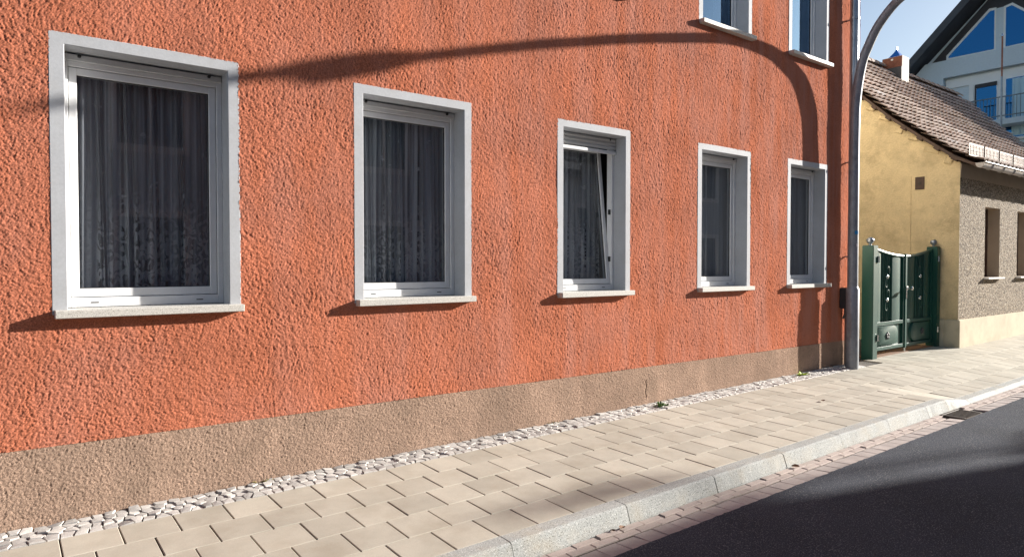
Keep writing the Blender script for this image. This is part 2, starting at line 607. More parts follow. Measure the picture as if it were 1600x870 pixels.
# rows that fill the driveway behind the cobble line, in front of the gate
for row in range(1):
    x = 10.75
    while x < 13.4:
        pl.append((x + .15, -.135))
        x += .3005
pl.sort(key=lambda p: (p[0] + .8) ** 2 * .6 + (p[1] + 5) ** 2)
objs = [place_piece("paving_slab", random.choice(slabs), pavement, x, y, zg, random.gauss(0, .0008), .0017) for x, y in pl]
objs_to_stuff("far_paving_slabs", objs[300:], "paver_beige", pavement)

# cobble strip along the house wall
strip = link("cobble_strip", grid_mesh("cobble_strip", np.array([[(x, y, zg(x, y) - .013) for x in np.arange(-1.5, 10.6, .5)] for y in (-.29, -.14, .01)])), "cobble_joint")
tag(strip, kind="structure")
def clip(poly, px, py, nx, ny):
    out = []
    for k in range(len(poly)):
        a, b = poly[k], poly[(k + 1) % len(poly)]
        da = (a[0] - px) * nx + (a[1] - py) * ny
        db = (b[0] - px) * nx + (b[1] - py) * ny
        if da <= 0: out.append(a)
        if (da < 0) != (db < 0):
            t = da / (da - db)
            out.append((a[0] + (b[0] - a[0]) * t, a[1] + (b[1] - a[1]) * t))
    return out
def cobble(poly, seed):
    """angular split stone: chamfered polygon with a slightly domed, tilted top"""
    r = random.Random(seed)
    n = len(poly)
    h = r.uniform(.002, .011)
    gx, gy_ = r.gauss(0, .05), r.gauss(0, .05)
    vs_, fs_ = [], []
    for sc_, z in ((1.0, -.03), (.985, h - .007), (.88, h)):
        for x, y in poly:
            k_ = sc_ + r.uniform(-.03, .03) * (z > -.02)
            vs_.append((x * k_, y * k_, z + ((gx * x + gy_ * y) + r.uniform(-.0012, .0012) if z > -.02 else 0)))
    vs_.append((0, 0, h + .0015))
    for lv in range(2):
        fs_ += [(lv * n + k, lv * n + (k + 1) % n, (lv + 1) * n + (k + 1) % n, (lv + 1) * n + k) for k in range(n)]
    fs_ += [(2 * n + k, 2 * n + (k + 1) % n, 3 * n) for k in range(n)]
    me = MB().add(vs_, fs_).mesh("cobble", False)
    me.materials.append(MATS["cobble_pale"])
    return me
seeds = []
for row in range(4):
    x = -.45 + random.uniform(0, .05)
    while x < 10.1:
        w = random.uniform(.05, .095)
        seeds.append((x + w / 2, -.036 - row * .0705 + random.uniform(-.020, .020)))
        x += w
cl = []
for i, (sx_, sy_) in enumerate(seeds):
    poly = [(sx_ - .09, -.284 + random.uniform(-.008, .004)), (sx_ + .09, -.284 + random.uniform(-.008, .004)), (sx_ + .09, -.006), (sx_ - .09, -.006)]
    for k, (qx, qy) in enumerate(seeds):
        if k != i and abs(qx - sx_) < .2:
            dx, dy = qx - sx_, qy - sy_
            d_ = math.hypot(dx, dy)
            g_ = d_ / 2 - random.uniform(.0012, .0042)
            poly = clip(poly, sx_ + dx / d_ * g_, sy_ + dy / d_ * g_, dx / d_, dy / d_)
            if len(poly) < 3: break
    if len(poly) >= 3:
        mx_, my_ = sum(p[0] for p in poly) / len(poly), sum(p[1] for p in poly) / len(poly)
        cl.append((mx_, my_, [(p[0] - mx_, p[1] - my_) for p in poly]))
cl.sort(key=lambda p: p[0] * 1.0 - p[1] * .2)
objs = [place_piece("cobble", cobble(pp, i), strip, x, y, zg, random.gauss(0, .0015), .012) for i, (x, y, pp) in enumerate(cl)]
objs_to_stuff("far_cobbles", objs[300:], "cobble_pale", strip)

# kerb stones
KX = [-1.55, -.58, .40, 1.375, 2.35, 3.317, 4.277, 5.225, 6.18, 7.142, 8.07, 8.60]
kerb = MB().box(-8, 8.5, -1.92, -1.80, -.35, -.20).build("kerb", "joint_sand")
tag(kerb, kind="structure")
def kerb_stone(xa, xb, ha=0.0, hb=0.0):
    g = .0035
    xa += g; xb -= g
    n = 7
    vs_, fs_ = [], []
    for i in range(n):
        t = i / (n - 1)
        x = xa + (xb - xa) * t
        top = -.010 + .009 * x + .02 * -1.79 + .002 - (ha + (hb - ha) * t)
        w = random.uniform(-.0025, .0025)
        zb = zr(x, -1.95) - .06
        pr = [(-1.798, zb), (-1.798, top), (-1.895 + w, top - .003 + w * .5), (-1.912 + w, top - .014), (-1.948 + w, zb + .055), (-1.95, zb)]
        vs_ += [(x, y, z) for y, z in pr]
    for i in range(n - 1):
        for k in range(6):
            k2 = (k + 1) % 6
            fs_.append((i * 6 + k, (i + 1) * 6 + k, (i + 1) * 6 + k2, i * 6 + k2))
    fs_ += [tuple(range(6)), tuple((n - 1) * 6 + k for k in range(6))[::-1]]
    return MB().add(vs_, fs_).build("kerb_stone", "granite_kerb", kerb)
for a, b in zip(KX[:-1], KX[1:]):
    kerb_stone(a, b)
kerb_stone(8.60, 9.25, 0, .078)
x = 9.25
while x < 27:
    kerb_stone(x, x + .97, .078, .078)
    x += .97

# gutter: two courses of narrow pink brick, one course of grey setts
pk = slab_meshes("gutter_brick", .197, .055, .05, .004, 4, .0015, "pink_brick")
gs = slab_meshes("gutter_sett", .163, .158, .05, .004, 4, .0015, "grey_sett")
gl_ = []
for row, (yc, off) in enumerate(((-1.985, .72), (-2.047, .62))):
    x = off - 1.0
    while x < 27:
        gl_.append((x + .1, yc, pk))
        x += .2035
x = 2.86 - .168 * 22
while x < 27:
    gl_.append((x + .084, -2.165, gs))
    x += .168
DR = (8.27, 8.78)
gl_ = [g for g in gl_ if not (DR[0] - .08 < g[0] < DR[1] + .08)]
gl_.sort(key=lambda p: p[0])
pkl = [place_piece("gutter_brick", random.choice(pk), gutter, x, y, zr, random.gauss(0, .002), .012) for x, y, s in gl_ if s is pk and x > 1.0]
gsl = [place_piece("gutter_sett", random.choice(gs), gutter, x, y, zr, random.gauss(0, .002), .012) for x, y, s in gl_ if s is gs and x > 1.0]
for o in pkl[150:]: o.data = pk[0]
objs_to_stuff("far_gutter_bricks", pkl[150:], "pink_brick", gutter)
objs_to_stuff("far_gutter_setts", gsl[120:], "grey_sett", gutter)

# opposite pavement
xs = np.arange(-16, 61, 2.0)
V = np.array([[(x, y, zr(x, -3) + .1) for x in xs] for y in (-9.6, -7.42)])
tag(link("opposite_pavement", grid_mesh("opposite_pavement", V), "paver_beige"), kind="structure")
m = MB()
V = np.array([[(x, -7.4, zr(x, -3) + z) for x in xs] for z in (-.1, .1)])
tag(link("opposite_kerb", grid_mesh("opposite_kerb", V), "granite_kerb"), kind="structure")

# ================================================================== RED HOUSE
RX1 = 10.48
red = empty("red_house", (3.0, 0.0, 0.0), "orange-red rough stucco house with grey framed windows and brown plinth", "house")
WIN = [(.25, 1.37), (2.235, 3.355), (4.365, 5.41), (6.56, 7.64), (8.495, 9.56)]
ZS, ZT = 1.275, 3.025            # sill underside / surround top, ground floor
ZS2, ZT2 = 4.43, 6.15            # first floor
UP = [2, 3, 4]
HOLES = [(a, b, ZS, ZT) for a, b in WIN] + [(WIN[i][0], WIN[i][1], ZS2, ZT2) for i in UP]

def fnoise(shape, sigma, seed):
    r = np.random.default_rng(seed)
    F = np.fft.rfft2(r.standard_normal(shape).astype(np.float32))
    ky = np.fft.fftfreq(shape[0])[:, None]
    kx = np.fft.rfftfreq(shape[1])[None, :]
    F *= np.exp(-2 * (math.pi * sigma) ** 2 * (kx ** 2 + ky ** 2))
    n = np.fft.irfft2(F, shape).astype(np.float32)
    return n / n.std()

RES = 0.0022
MX0, MZ0 = -1.4, -0.3
shape = (2000, 2800)
theta = 1.75 + .75 * fnoise(shape, 65, 1) + .7 * fnoise(shape, 200, 2)
base = fnoise(shape, .9, 3) - .8 * fnoise(shape, 1.9, 4)
yy, xx = np.mgrid[0:shape[0], 0:shape[1]]
ct, st_ = np.cos(theta), np.sin(theta)
lic = np.zeros(shape, np.float32)
for s in range(-4, 5):
    lic += base[(yy + np.rint(st_ * s * 1.25)).astype(np.int32) % shape[0], (xx + np.rint(ct * s * 1.25)).astype(np.int32) % shape[1]]
lic /= lic.std()
iso = fnoise(shape, .8, 5) - .55 * fnoise(shape, 2.2, 25)
mask = 1 / (1 + np.exp(-1.6 * fnoise(shape, 60, 6)))
amp = .95 + .18 * np.clip(fnoise(shape, 80, 7), -1.5, 1.5)
hs = (lic * (.40 + .65 * mask) + iso * (1.15 - .5 * mask)) * amp
hs = np.where(hs > .8, .8 + (hs - .8) * .35, hs)
pit = np.clip(fnoise(shape, 1.7, 8) - 1.5, 0, 2)
hs = (hs - 1.4 * pit) * .0011 + .0012 + .0014 * fnoise(shape, 90, 9)
hp = (fnoise(shape, .8, 12) * .8 - fnoise(shape, 2.0, 13) * .4) * .0016 + .0010 * fnoise(shape, 30, 14) + .0025 * fnoise(shape, 120, 15)
del lic, base, xx, yy, ct, st_, theta, mask, amp, iso, pit

def sample(h, X, Z):
    fx = (X - MX0) / RES
    fz = (Z - MZ0) / RES
    ix = np.floor(fx).astype(int); iz = np.floor(fz).astype(int)
    ax = (fx - ix); az = (fz - iz)
    w = lambda i, n: np.mod(i, n)
    g = lambda a, b: h[w(b, h.shape[0]), w(a, h.shape[1])]
    return (g(ix, iz) * (1 - ax) * (1 - az) + g(ix + 1, iz) * ax * (1 - az) + g(ix, iz + 1) * (1 - ax) * az + g(ix + 1, iz + 1) * ax * az)

cols = [-1.2]
while cols[-1] < RX1:
    cols.append(cols[-1] + .0048 + .00048 * max(cols[-1], -1))
cols = np.array(cols[:-1] + [RX1])
kk = 1 + .1523 * cols
zpl = .473 - .003 * cols
rows = np.arange(0, 2.88, .0046)
X = np.repeat(cols[None, :], len(rows), 0)
Z = zpl[None, :] + rows[:, None] * kk[None, :]
H = (sample(hs, X, Z) + rng.normal(0, .0010, X.shape)) * (1 + .05 * np.clip(X, 0, 11))
V = np.stack([X, -H, Z], -1)
cx = (X[:-1, :-1] + X[1:, 1:]) / 2
cz = (Z[:-1, :-1] + Z[1:, 1:]) / 2
keep = np.ones(cx.shape, bool)
for (a, b, z0, z1) in HOLES:
    keep &= ~((cx > a + .006) & (cx < b - .006) & (cz > z0 + .01) & (cz < z1 - .006))
link("stucco_wall", grid_mesh("stucco_wall", V, keep), "red_stucco", red)
ztop = Z[-1]
# coarser stucco above and left of it, out of the near field
cc = np.arange(-1.2, RX1 + .01, .04)
zt = np.interp(cc, cols, ztop)
tt = np.linspace(0, 1, 60)
X2 = np.repeat(cc[None, :], 60, 0)
Z2 = zt[None, :] + tt[:, None] * np.maximum(8.0 - zt, .02)[None, :]
V = np.stack([X2, np.zeros_like(X2), Z2], -1)
cx = (X2[:-1, :-1] + X2[1:, 1:]) / 2
cz = (Z2[:-1, :-1] + Z2[1:, 1:]) / 2
keep = np.ones(cx.shape, bool)
for (a, b, z0, z1) in HOLES:
    keep &= ~((cx > a + .02) & (cx < b - .02) & (cz > z0 + .02) & (cz < z1 - .02))
link("upper_wall", grid_mesh("upper_wall", V, keep), "red_stucco_far", red)
MB().add([(-6, 0, .4), (-1.2, 0, .4), (-1.2, 0, 8), (-6, 0, 8)], [(0, 1, 2, 3)]).build("side_bay_wall", "red_stucco_far", red)
# plinth
zb = np.array([zg(x, 0) - .03 for x in cols])
tt = np.linspace(0, 1, 100)
X3 = np.repeat(cols[None, :], len(tt), 0)
Z3 = zb[None, :] + tt[:, None] * (zpl - zb)[None, :]
H3 = sample(hp, X3, Z3) * .8 + rng.normal(0, .0007, X3.shape) + .002
for (xc, za, zc, sgn) in ((5.66, .1, .33, .25),):
    xl = xc + sgn * (Z3 - za) * .25 + .006 * np.sin(Z3 * 60)
    inz = np.clip(np.minimum(Z3 - za, zc - Z3) / .03, 0, 1)
    H3 -= .008 * np.exp(-((X3 - xl) / .0055) ** 2) * inz
V = np.stack([X3, -H3, Z3], -1)
link("plinth", grid_mesh("plinth", V), "brown_plinth", red)
MB().add([(-6, -.004, -.3), (-1.2, -.004, -.3), (-1.2, -.004, .48), (-6, -.004, .48)], [(0, 1, 2, 3)]).build("side_bay_plinth", "brown_plinth", red)
# other walls, roof, dark inside
MB().add([(RX1, 0, -.2), (RX1, 8, -.2), (RX1, 8, 8), (RX1, 4, 11.5), (RX1, 0, 8)], [(0, 1, 2, 3, 4)]).build("end_wall", "cream_side", red)
MB().add([(-6, 0, -.2), (-6, 8, -.2), (-6, 8, 8), (-6, 4, 11.5), (-6, 0, 8)], [(4, 3, 2, 1, 0)]).build("far_end_wall", "red_stucco_far", red)
MB().add([(-6, 8, -.2), (RX1, 8, -.2), (RX1, 8, 8), (-6, 8, 8)], [(3, 2, 1, 0)]).build("back_wall", "cream_side", red)
MB().prism_x([(-.28, 7.92), (4, 11.6), (8.4, 7.8), (8.4, 7.95), (4, 11.8), (-.28, 8.1)], -6.2, RX1 + .2).build("roof", "roof_tile", red)
MB().box(-5.9, RX1 - .05, .5, 7.9, -.1, 7.7).build("interior", "dark_room", red)

def window(i, x0, x1, z0, z1, tilt=False, shutter=0.0, bare=False, upper=False):
    xo0, xo1 = x0 + .083, x1 - .078
    zo0, zo1 = z0 + .040, z1 - .076
    YF = .165
    fl, fr_, ft, fb = .028, .036, .085, .062
    m = MB()
    m.box(xo0, xo0 + fl, YF, .24, zo0, zo1).box(xo1 - fr_, xo1, YF, .24, zo0, zo1)
    m.box(xo0 + fl, xo1 - fr_, YF, .24, zo0, zo0 + fb).box(xo0 + fl, xo1 - fr_, YF + .004, .24, zo1 - ft, zo1 - .035)
    w = m.build("window", "white_plastic", red, bevel=.003)
    # surround: three plaster bands that run back as the reveal
    zq = z0 + .006
    s = MB().prism_y([(x0, zq), (xo0, zq), (xo0, zo1), (xo1, zo1), (xo1, zq), (x1, zq), (x1, z1), (x0, z1)], -.004, .24)
    s.build("surround", "grey_surround", w, bevel=.004)
    MB().box(x0 + .012, x1 + .004, -.074, .17, z0 - .014, z0 + .037).build("sill", "terrazzo_sill", w, bevel=.004)
    # shutter bar under the lintel with two stoppers
    sb = MB().box(xo0 + .006, xo1 - .006, YF - .02, YF, zo1 - .052, zo1 - .008 - .004)
    b = sb.build("shutter_bar", "shutter_plastic", w, bevel=.003)
    for xk in (xo0 + .09, xo1 - .09):
        MB().lathe((xk, YF - .021, zo1 - .022), [(.011, 0), (.011, -.012), (.006, -.016)], 10, 'y').build("stopper", "black_rubber", w, True)
    if shutter:
        n = int(shutter / .042)
        for k in range(n):
            zt_ = zo1 - .004 - k * .042
            MB().prism_x([(YF - .022, zt_ - .040), (YF - .032, zt_ - .020), (YF - .022, zt_ - .002), (YF - .012, zt_ - .002), (YF - .012, zt_ - .040)],
                         xo0 + .008, xo1 - .008).build("shutter_slat", "shutter_plastic", w)
        MB().box(xo0 + .006, xo1 - .006, YF - .034, YF - .006, zo1 - shutter - .035, zo1 - shutter).build("shutter_end_bar", "white_plastic", w, bevel=.003)
    for xk in (xo0 + .16, xo1 - .16):
        MB().box(xk - .022, xk + .022, YF - .0015, YF + .002, zo0 + .026, zo0 + .033).build("drain_slot", "black_rubber", w)
    # sash + pane (W3 is tipped inwards at the top)
    sx0, sx1, sz0, sz1 = xo0 + fl + .004, xo1 - fr_ - .004, zo0 + fb + .004, zo1 - ft - .004
    t = .045
    m = MB()
    m.box(sx0, sx0 + t, .178, .238, sz0, sz1).box(sx1 - t, sx1, .178, .238, sz0, sz1)
    m.box(sx0 + t, sx1 - t, .1785, .238, sz0, sz0 + t + .01).box(sx0 + t, sx1 - t, .1785, .238, sz1 - t, sz1)
    p = MB().box(sx0 + t, sx1 - t, .203, .206, sz0 + t + .01, sz1 - t)
    bead = MB()
    bx0, bx1, bz0, bz1 = sx0 + t, sx1 - t, sz0 + t + .01, sz1 - t
    for q in ((bx0, bx0 + .005, bz0, bz1), (bx1 - .005, bx1, bz0, bz1), (bx0 + .005, bx1 - .005, bz0, bz0 + .005), (bx0 + .005, bx1 - .005, bz1 - .005, bz1)):
        bead.box(q[0], q[1], .194, .2025, q[2], q[3])
    if tilt:
        a = math.radians(6.2)
        for mb in (m, p, bead):
            mb.v = [(x, .20 + (y - .20) * math.cos(a) + (z - sz0) * math.sin(a), sz0 + (z - sz0) * math.cos(a) - (y - .20) * math.sin(a)) for x, y, z in mb.v]
    m.build("sash", "white_plastic", w, bevel=.003)
    p.build("pane", "sky_tinted_glass" if upper else "window_glass", w)
    bead.build("glazing_seal", "black_rubber", w)
    if tilt:
        for zk in (2.13, 1.62):
            MB().box(xo1 - fr_ - .012, xo1 - fr_ + .001, .18, .21, zk, zk + .055).build("strike_plate", "black_rubber", w)
    # curtain
    r = np.random.default_rng(40 + i)
    nx = 260
    cxs = np.linspace(xo0 - .03 if not upper else xo1 - .32, xo1 + .03, nx)
    czs = np.linspace(zo0 - .02, zo1 + .02, 24)
    ph = np.cumsum(r.uniform(.2, 1.15, nx)) * (44 / nx) * (xo1 - xo0) * 1.2
    fold = np.sin(ph * 2.4) * .6 + np.sin(ph * 5.3 + 1) * .4
    yb = .285 + (.14 if tilt else 0)
    VV = np.zeros((24, nx, 3))
    for j, z in enumerate(czs):
        u = (z - czs[0]) / (czs[-1] - czs[0])
        VV[j, :, 0] = cxs + .012 * np.sin(ph * 1.1 + u * 2)
        VV[j, :, 1] = yb + fold * ((.014 if bare else .030) - .006 * u) + .01 * np.sin(ph * .6 + u * 3)
        VV[j, :, 2] = z
    link("curtain", grid_mesh("curtain", VV), "sheer_curtain" if bare else "lace_curtain", w)
    return w

for i, (a, b) in enumerate(WIN):
    w = window(i, a, b, ZS, ZT, tilt=(i == 2), shutter=.14 if i == 2 else 0, bare=(i > 2))
    if i == 2: w["label"] = "window tipped open inwards under a half-lowered roller shutter"
for i in UP:
    window(i + 10, WIN[i][0], WIN[i][1], ZS2, ZT2, bare=True, upper=True)

# downpipe at the house corner
m = MB().tube([(10.08, -.11, zg(10, 0) + .25), (10.08, -.11, 3), (10.08, -.11, 7.8)], .062, 16)
dp = m.build("downpipe", "zinc", red, True)
m = MB().tube([(10.08, -.11, zg(10, 0) - .02), (10.08, -.11, zg(10, 0) + 1.12), (10.08, -.11, zg(10, 0) + 1.14)], [.092, .092, .07], 16)
m.build("shadow_pipe_foot", "zinc", dp, True)  # thick foot hidden by the post, sized so both shadows join
for z in (1.7, 3.1, 5.2):
    mb = MB().lathe((10.08, -.11, z), [(.070, -.015), (.070, .015)], 16)
    mb.box(10.07, 10.09, -.05, 0.01, z - .01, z + .01)
    mb.build("pipe_clip", "zinc", dp)

# ================================================================== small box on the corner
bxe = empty("cable_box", (10.0, -.02, .95), "small dark cable box on the red wall behind the lamp post", "box")
MB().box(9.93, 10.06, -.13, .0, .93, 1.24).build("case", "box_plastic", bxe, bevel=.012, seg=2)
MB().box(10.062, 10.072, -.135, -.01, .96, 1.22).build("cover", "box_lid", bxe, bevel=.003)
MB().tube([(9.995, -.06, .93), (9.995, -.06, .84), (9.995, -.03, .78)], .018, 8).build("conduit", "box_plastic", bxe, True)

# ================================================================== street lamp
PX, PY = 9.848, -.240
lamp = empty("street_lamp", (PX, PY, zg(PX, PY)), "tall grey curved-arm street lamp post at the red house corner", "street lamp")
z0 = zg(PX, PY)
path = [(-.240, z0 - .02), (-.240, 1.0), (-.240, 2.4), (-.242, 3.5), (-.262, 4.0), (-.335, 4.45), (-.43, 4.70), (-.56, 4.94), (-.77, 5.17), (-.994, 5.295),
        (-1.34, 5.43), (-1.635, 5.51), (-1.887, 5.567), (-2.295, 5.63), (-2.61, 5.67), (-2.99, 5.69), (-3.03, 5.69)]
def catmull(pts, n=5):
    out = []
    P = [Vector(p) for p in pts]
    for i in range(len(P) - 1):
        a, b, c, d = P[max(i - 1, 0)], P[i], P[i + 1], P[min(i + 2, len(P) - 1)]
        for k in range(n):
            t = k / n
            out.append(.5 * ((2 * b) + (-a + c) * t + (2 * a - 5 * b + 4 * c - d) * t * t + (-a + 3 * b - 3 * c + d) * t ** 3))
    out.append(P[-1])
    return out
pts = catmull([(PX, y, z) for y, z in path])
rad = []
L_ = 0
for i, p in enumerate(pts):
    if i: L_ += (p - pts[i - 1]).length
    rad.append(float(np.interp(L_, [0, 3.5, 5.5, 7.0, 7.4, 7.7, 8.3], [.071, .068, .058, .046, .042, .026, .020])))
MB().tube(pts, rad, 20).build("post", "galvanized_pole", lamp, True)
MB().tube([(PX, PY, z0 - .02), (PX, PY, z0 + 1.15), (PX, PY, z0 + 1.19)], [.088, .088, .071], 20).build("shadow_sleeve", "galvanized_pole", lamp, True)  # thicker sleeve added to widen the post's shadow low on the wall
MB().box(PX - .0905, PX - .04, PY - .035, PY + .035, z0 + .45, z0 + .80).build("service_door", "galvanized_pole", lamp, bevel=.004)
h_ = MB().tube([(PX, -2.20, 5.615), (PX, -2.24, 5.62), (PX, -2.32, 5.633), (PX, -2.42, 5.645), (PX, -2.50, 5.655), (PX, -2.57, 5.664), (PX, -2.62, 5.67)],
               [.046, .066, .084, .086, .076, .052, .03], 18).build("lamp_head", "galvanized_pole", lamp, True)
MB().box(PX - .055, PX + .055, -2.52, -2.28, 5.545, 5.582).build("lamp_lens", "sticker_white", h_, bevel=.01)
MB().lathe((PX, -3.03, 5.69), [(.02, -.02), (.024, 0), (.014, .02)], 12).build("arm_cap", "galvanized_pole", lamp, True)
# round stickers on the post
def sticker(z, ang, w, h, material):
    vs_ = []
    r = .0738
    n = 8
    for k in range(n + 1):
        a = ang + (k / n - .5) * w / r
        for q in (0, 1):
            vs_.append((PX + r * math.cos(a), PY + r * math.sin(a), z + q * h))
    fs_ = [(2 * k, 2 * k + 2, 2 * k + 3, 2 * k + 1) for k in range(n)]
    MB().add(vs_, fs_).build("sticker", material, lamp)
sticker(2.02, math.radians(-118), .06, .05, "sticker_blue")
sticker(1.84, math.radians(-105), .045, .045, "sticker_white")

# ================================================================== green gate
gz = lambda x: zg(x, 0)
gate = empty("garden_gate", (12.2, .05, gz(12.2)), "dark green double metal gate with curved top between two houses", "gate")
def post(x0, x1, zt_):
    p = MB().box(x0, x1, -.05, .13, gz(x0) - .05, zt_).build("post", "green_paint", gate, bevel=.008, seg=2)
    xc = (x0 + x1) / 2
    MB().lathe((xc, .04, zt_), [(.04, 0), (.02, .012), (.02, .025), (.045, .045), (.058, .075), (.05, .105), (.025, .125), (.004, .13)], 14).build("ball_finial", "zinc", p, True)
    for z in (zt_ - .22, .42):
        MB().tube([(x0 + .02 if x0 > 12 else x1 - .01, -.062, z - .05), (x0 + .02 if x0 > 12 else x1 - .01, -.062, z + .05)], .014, 8).build("hinge", "silver_metal", p, True)
    return p
post(10.90, 11.06, 1.885)
post(13.33, 13.47, 1.90)
def leaf(xa, xb, flip):
    """xa hinge side, xb lock side; top dips towards the lock side"""
    s = 1 if xb > xa else -1
    f = lambda u: xa + (xb - xa) * u
    top = lambda u: 1.84 - .115 * math.sin(u * math.pi / 2)
    zb_ = gz(12.2) + .09
    wd = abs(xb - xa)
    n = 10
    poly = [(f(.02), zb_ + .02), (f(.98), zb_ + .02)] + [(f(.98 - .96 * k / n), top(.98 - .96 * k / n) - .005) for k in range(n + 1)]
    if s < 0: poly = poly[::-1]
    fr_ = MB().prism_y(poly, .0585, .0625).build("gate_leaf", "green_paint", gate)
    for (u0, u1) in ((0, .045), (.955, 1)):
        a_, b_ = sorted((f(u0), f(u1)))
        MB().box(a_, b_, .02, .066, zb_, top((u0 + u1) / 2) - .01).build("stile", "green_paint", fr_, bevel=.004)
    pth = [(f(u), .0425, top(u)) for u in np.linspace(0, 1, 14)]
    MB().tube(pth, .026, 8).build("top_rail", "green_paint", fr_, True)
    zm = .62
    for zc in (zm, zb_ + .03):
        a_, b_ = sorted((f(.045), f(.955)))
        MB().box(a_, b_, .018, .0655, zc - .028, zc + .028).build("cross_rail", "green_paint", fr_, bevel=.004)
    # two upper sheets, slightly bowed, with the ornament between
    for (u0, u1) in ((.045, .30), (.60, .955)):
        n = 8
        vs_, fs_ = [], []
        for k in range(n + 1):
            u = u0 + (u1 - u0) * k / n
            y = .055 - .02 * math.sin(math.pi * k / n)
            vs_ += [(f(u), y, zm + .02), (f(u), y, top(u) - .015)]
        for k in range(n):
            q = (2 * k, 2 * k + 2, 2 * k + 3, 2 * k + 1)
            fs_.append(q if s > 0 else q[::-1])
        MB().add(vs_, fs_).build("upper_panel", "green_paint", fr_, True)
    for u in (.30, .37, .43, .47, .53, .60):
        MB().tube([(f(u), .045, zm + .02), (f(u), .045, top(u))], .011 if u not in (.30, .60) else .016, 8).build("bar", "green_paint", fr_, True)
    # scrolls
    for zc in (1.0, 1.38):
        for sg in (-1, 1):
            pth = []
            for k in range(22):
                a = k / 21 * 4.2
                r = .085 * (1 - k / 26)
                pth.append((f(.45) + s * sg * (.02 + r * math.sin(a)) * .9, .035, zc + sg * (.02 + .10 - r * math.cos(a) * 1.3)))
            MB().tube(pth, .0085, 6).build("scroll", "green_paint", fr_, True)
        MB().lathe((f(.45), .03, zc), [(.035, .01), (.03, -.006), (.012, -.016)], 10, 'y').build("boss", "silver_metal", fr_, True)
    # lower sheet: bulged panel with a rounded end towards the lock, on a backing sheet
    a_, b_ = sorted((f(.045), f(.955)))
    MB().box(a_, b_, .052, .056, zb_ + .05, zm - .02).build("lower_sheet", "green_paint", fr_)
    zc = (zb_ + .055 + zm - .03) / 2
    hh = (zm - .03 - zb_ - .055) / 2 * .98
    pts2 = [(f(.05), zc - hh), ]
    for k in range(13):
        a = -math.pi / 2 + math.pi * k / 12
        pts2.append((f(.66) + s * math.cos(a) * hh * .95, zc + math.sin(a) * hh))
    pts2.append((f(.05), zc + hh))
    n = len(pts2)
    cxm = sum(p[0] for p in pts2) / n
    vs_ = [(x, .052, z) for x, z in pts2] + [(cxm + (x - cxm) * .93, .022, zc + (z - zc) * .9) for x, z in pts2] + [(cxm + (x - cxm) * .5, .008, zc + (z - zc) * .5) for x, z in pts2]
    fs_ = []
    for lv in range(2):
        fs_ += [(lv * n + k, lv * n + (k + 1) % n, (lv + 1) * n + (k + 1) % n, (lv + 1) * n + k) for k in range(n)]
    fs_.append(tuple(2 * n + k for k in range(n)))
    if s < 0: fs_ = [q[::-1] for q in fs_]
    MB().add(vs_, fs_).build("lower_panel", "green_paint", fr_, True)
    xr = f(.42)
    ro = MB()
    for k in range(5):
        a = k * 2 * math.pi / 5 + .3
        ro.lathe((xr + .035 * math.cos(a), .004, zc + .035 * math.sin(a)), [(.03, .004), (.024, -.01), (.008, -.016)], 8, 'y')
    ro.build("rosette", "box_plastic", fr_, True)
    return fr_
lf = leaf(11.075, 12.185, False)
rf = leaf(13.32, 12.235, True)
MB().box(12.187, 12.233, .005, .072, gz(12.2) + .07, 1.76).build("meeting_stile", "green_paint", gate, bevel=.004)
MB().lathe((12.245, -.002, 1.18), [(.035, .01), (.035, 0), (.012, -.006), (.012, -.045), (.03, -.055), (.034, -.075), (.02, -.09)], 14, 'y').build("knob", "silver_metal", gate, True)
MB().box(12.20, 12.235, -.004, .01, 1.0, 1.22).build("lock_plate", "silver_metal", gate, bevel=.004)
MB().tube([(12.21, .03, gz(12.2) + .005), (12.21, .03, gz(12.2) + .1)], .02, 10).build("drop_bolt", "silver_metal", gate, True)
MB().box(11.0, 13.45, .0, .22, gz(12.2) - .03, gz(12.2) + .012).build("threshold", "leaf_brown", gate)

# ================================================================== YELLOW HOUSE
YX0, YX1, YF = 13.5, 22.3, -.33
yh = empty("yellow_house", (YX0, YF, zg(YX0, YF)), "low old house with ochre gable, pebbledash front and brown tiled roof", "house")
PROF = [(-.66, 3.36), (-.26, 3.585), (.30, 4.02), (.80, 4.435), (1.44, 5.04), (2.1, 5.74), (2.74, 6.46)]
gw = [(YF, -.1), (YF, 3.38)] + [(y, z - .15) for y, z in PROF[1:]] + [(6.0, 3.3), (6.0, -.1)]
V0 = [(YX0, y, z) for y, z in gw]
MB().add(V0, [tuple(range(len(gw)))[::-1]]).build("gable_wall", "yellow_plaster", yh)
MB().add([(YX1, y, z) for y, z in gw], [tuple(range(len(gw)))]).build("far_gable", "yellow_plaster", yh)
MB().add([(YX0, 6, -.1), (YX1, 6, -.1), (YX1, 6, 3.3), (YX0, 6, 3.3)], [(3, 2, 1, 0)]).build("rear_wall", "yellow_plaster", yh)
MB().box(YX0 + .05, YX1 - .05, .1, 5.9, .0, 3.2).build("interior", "dark_room", yh)
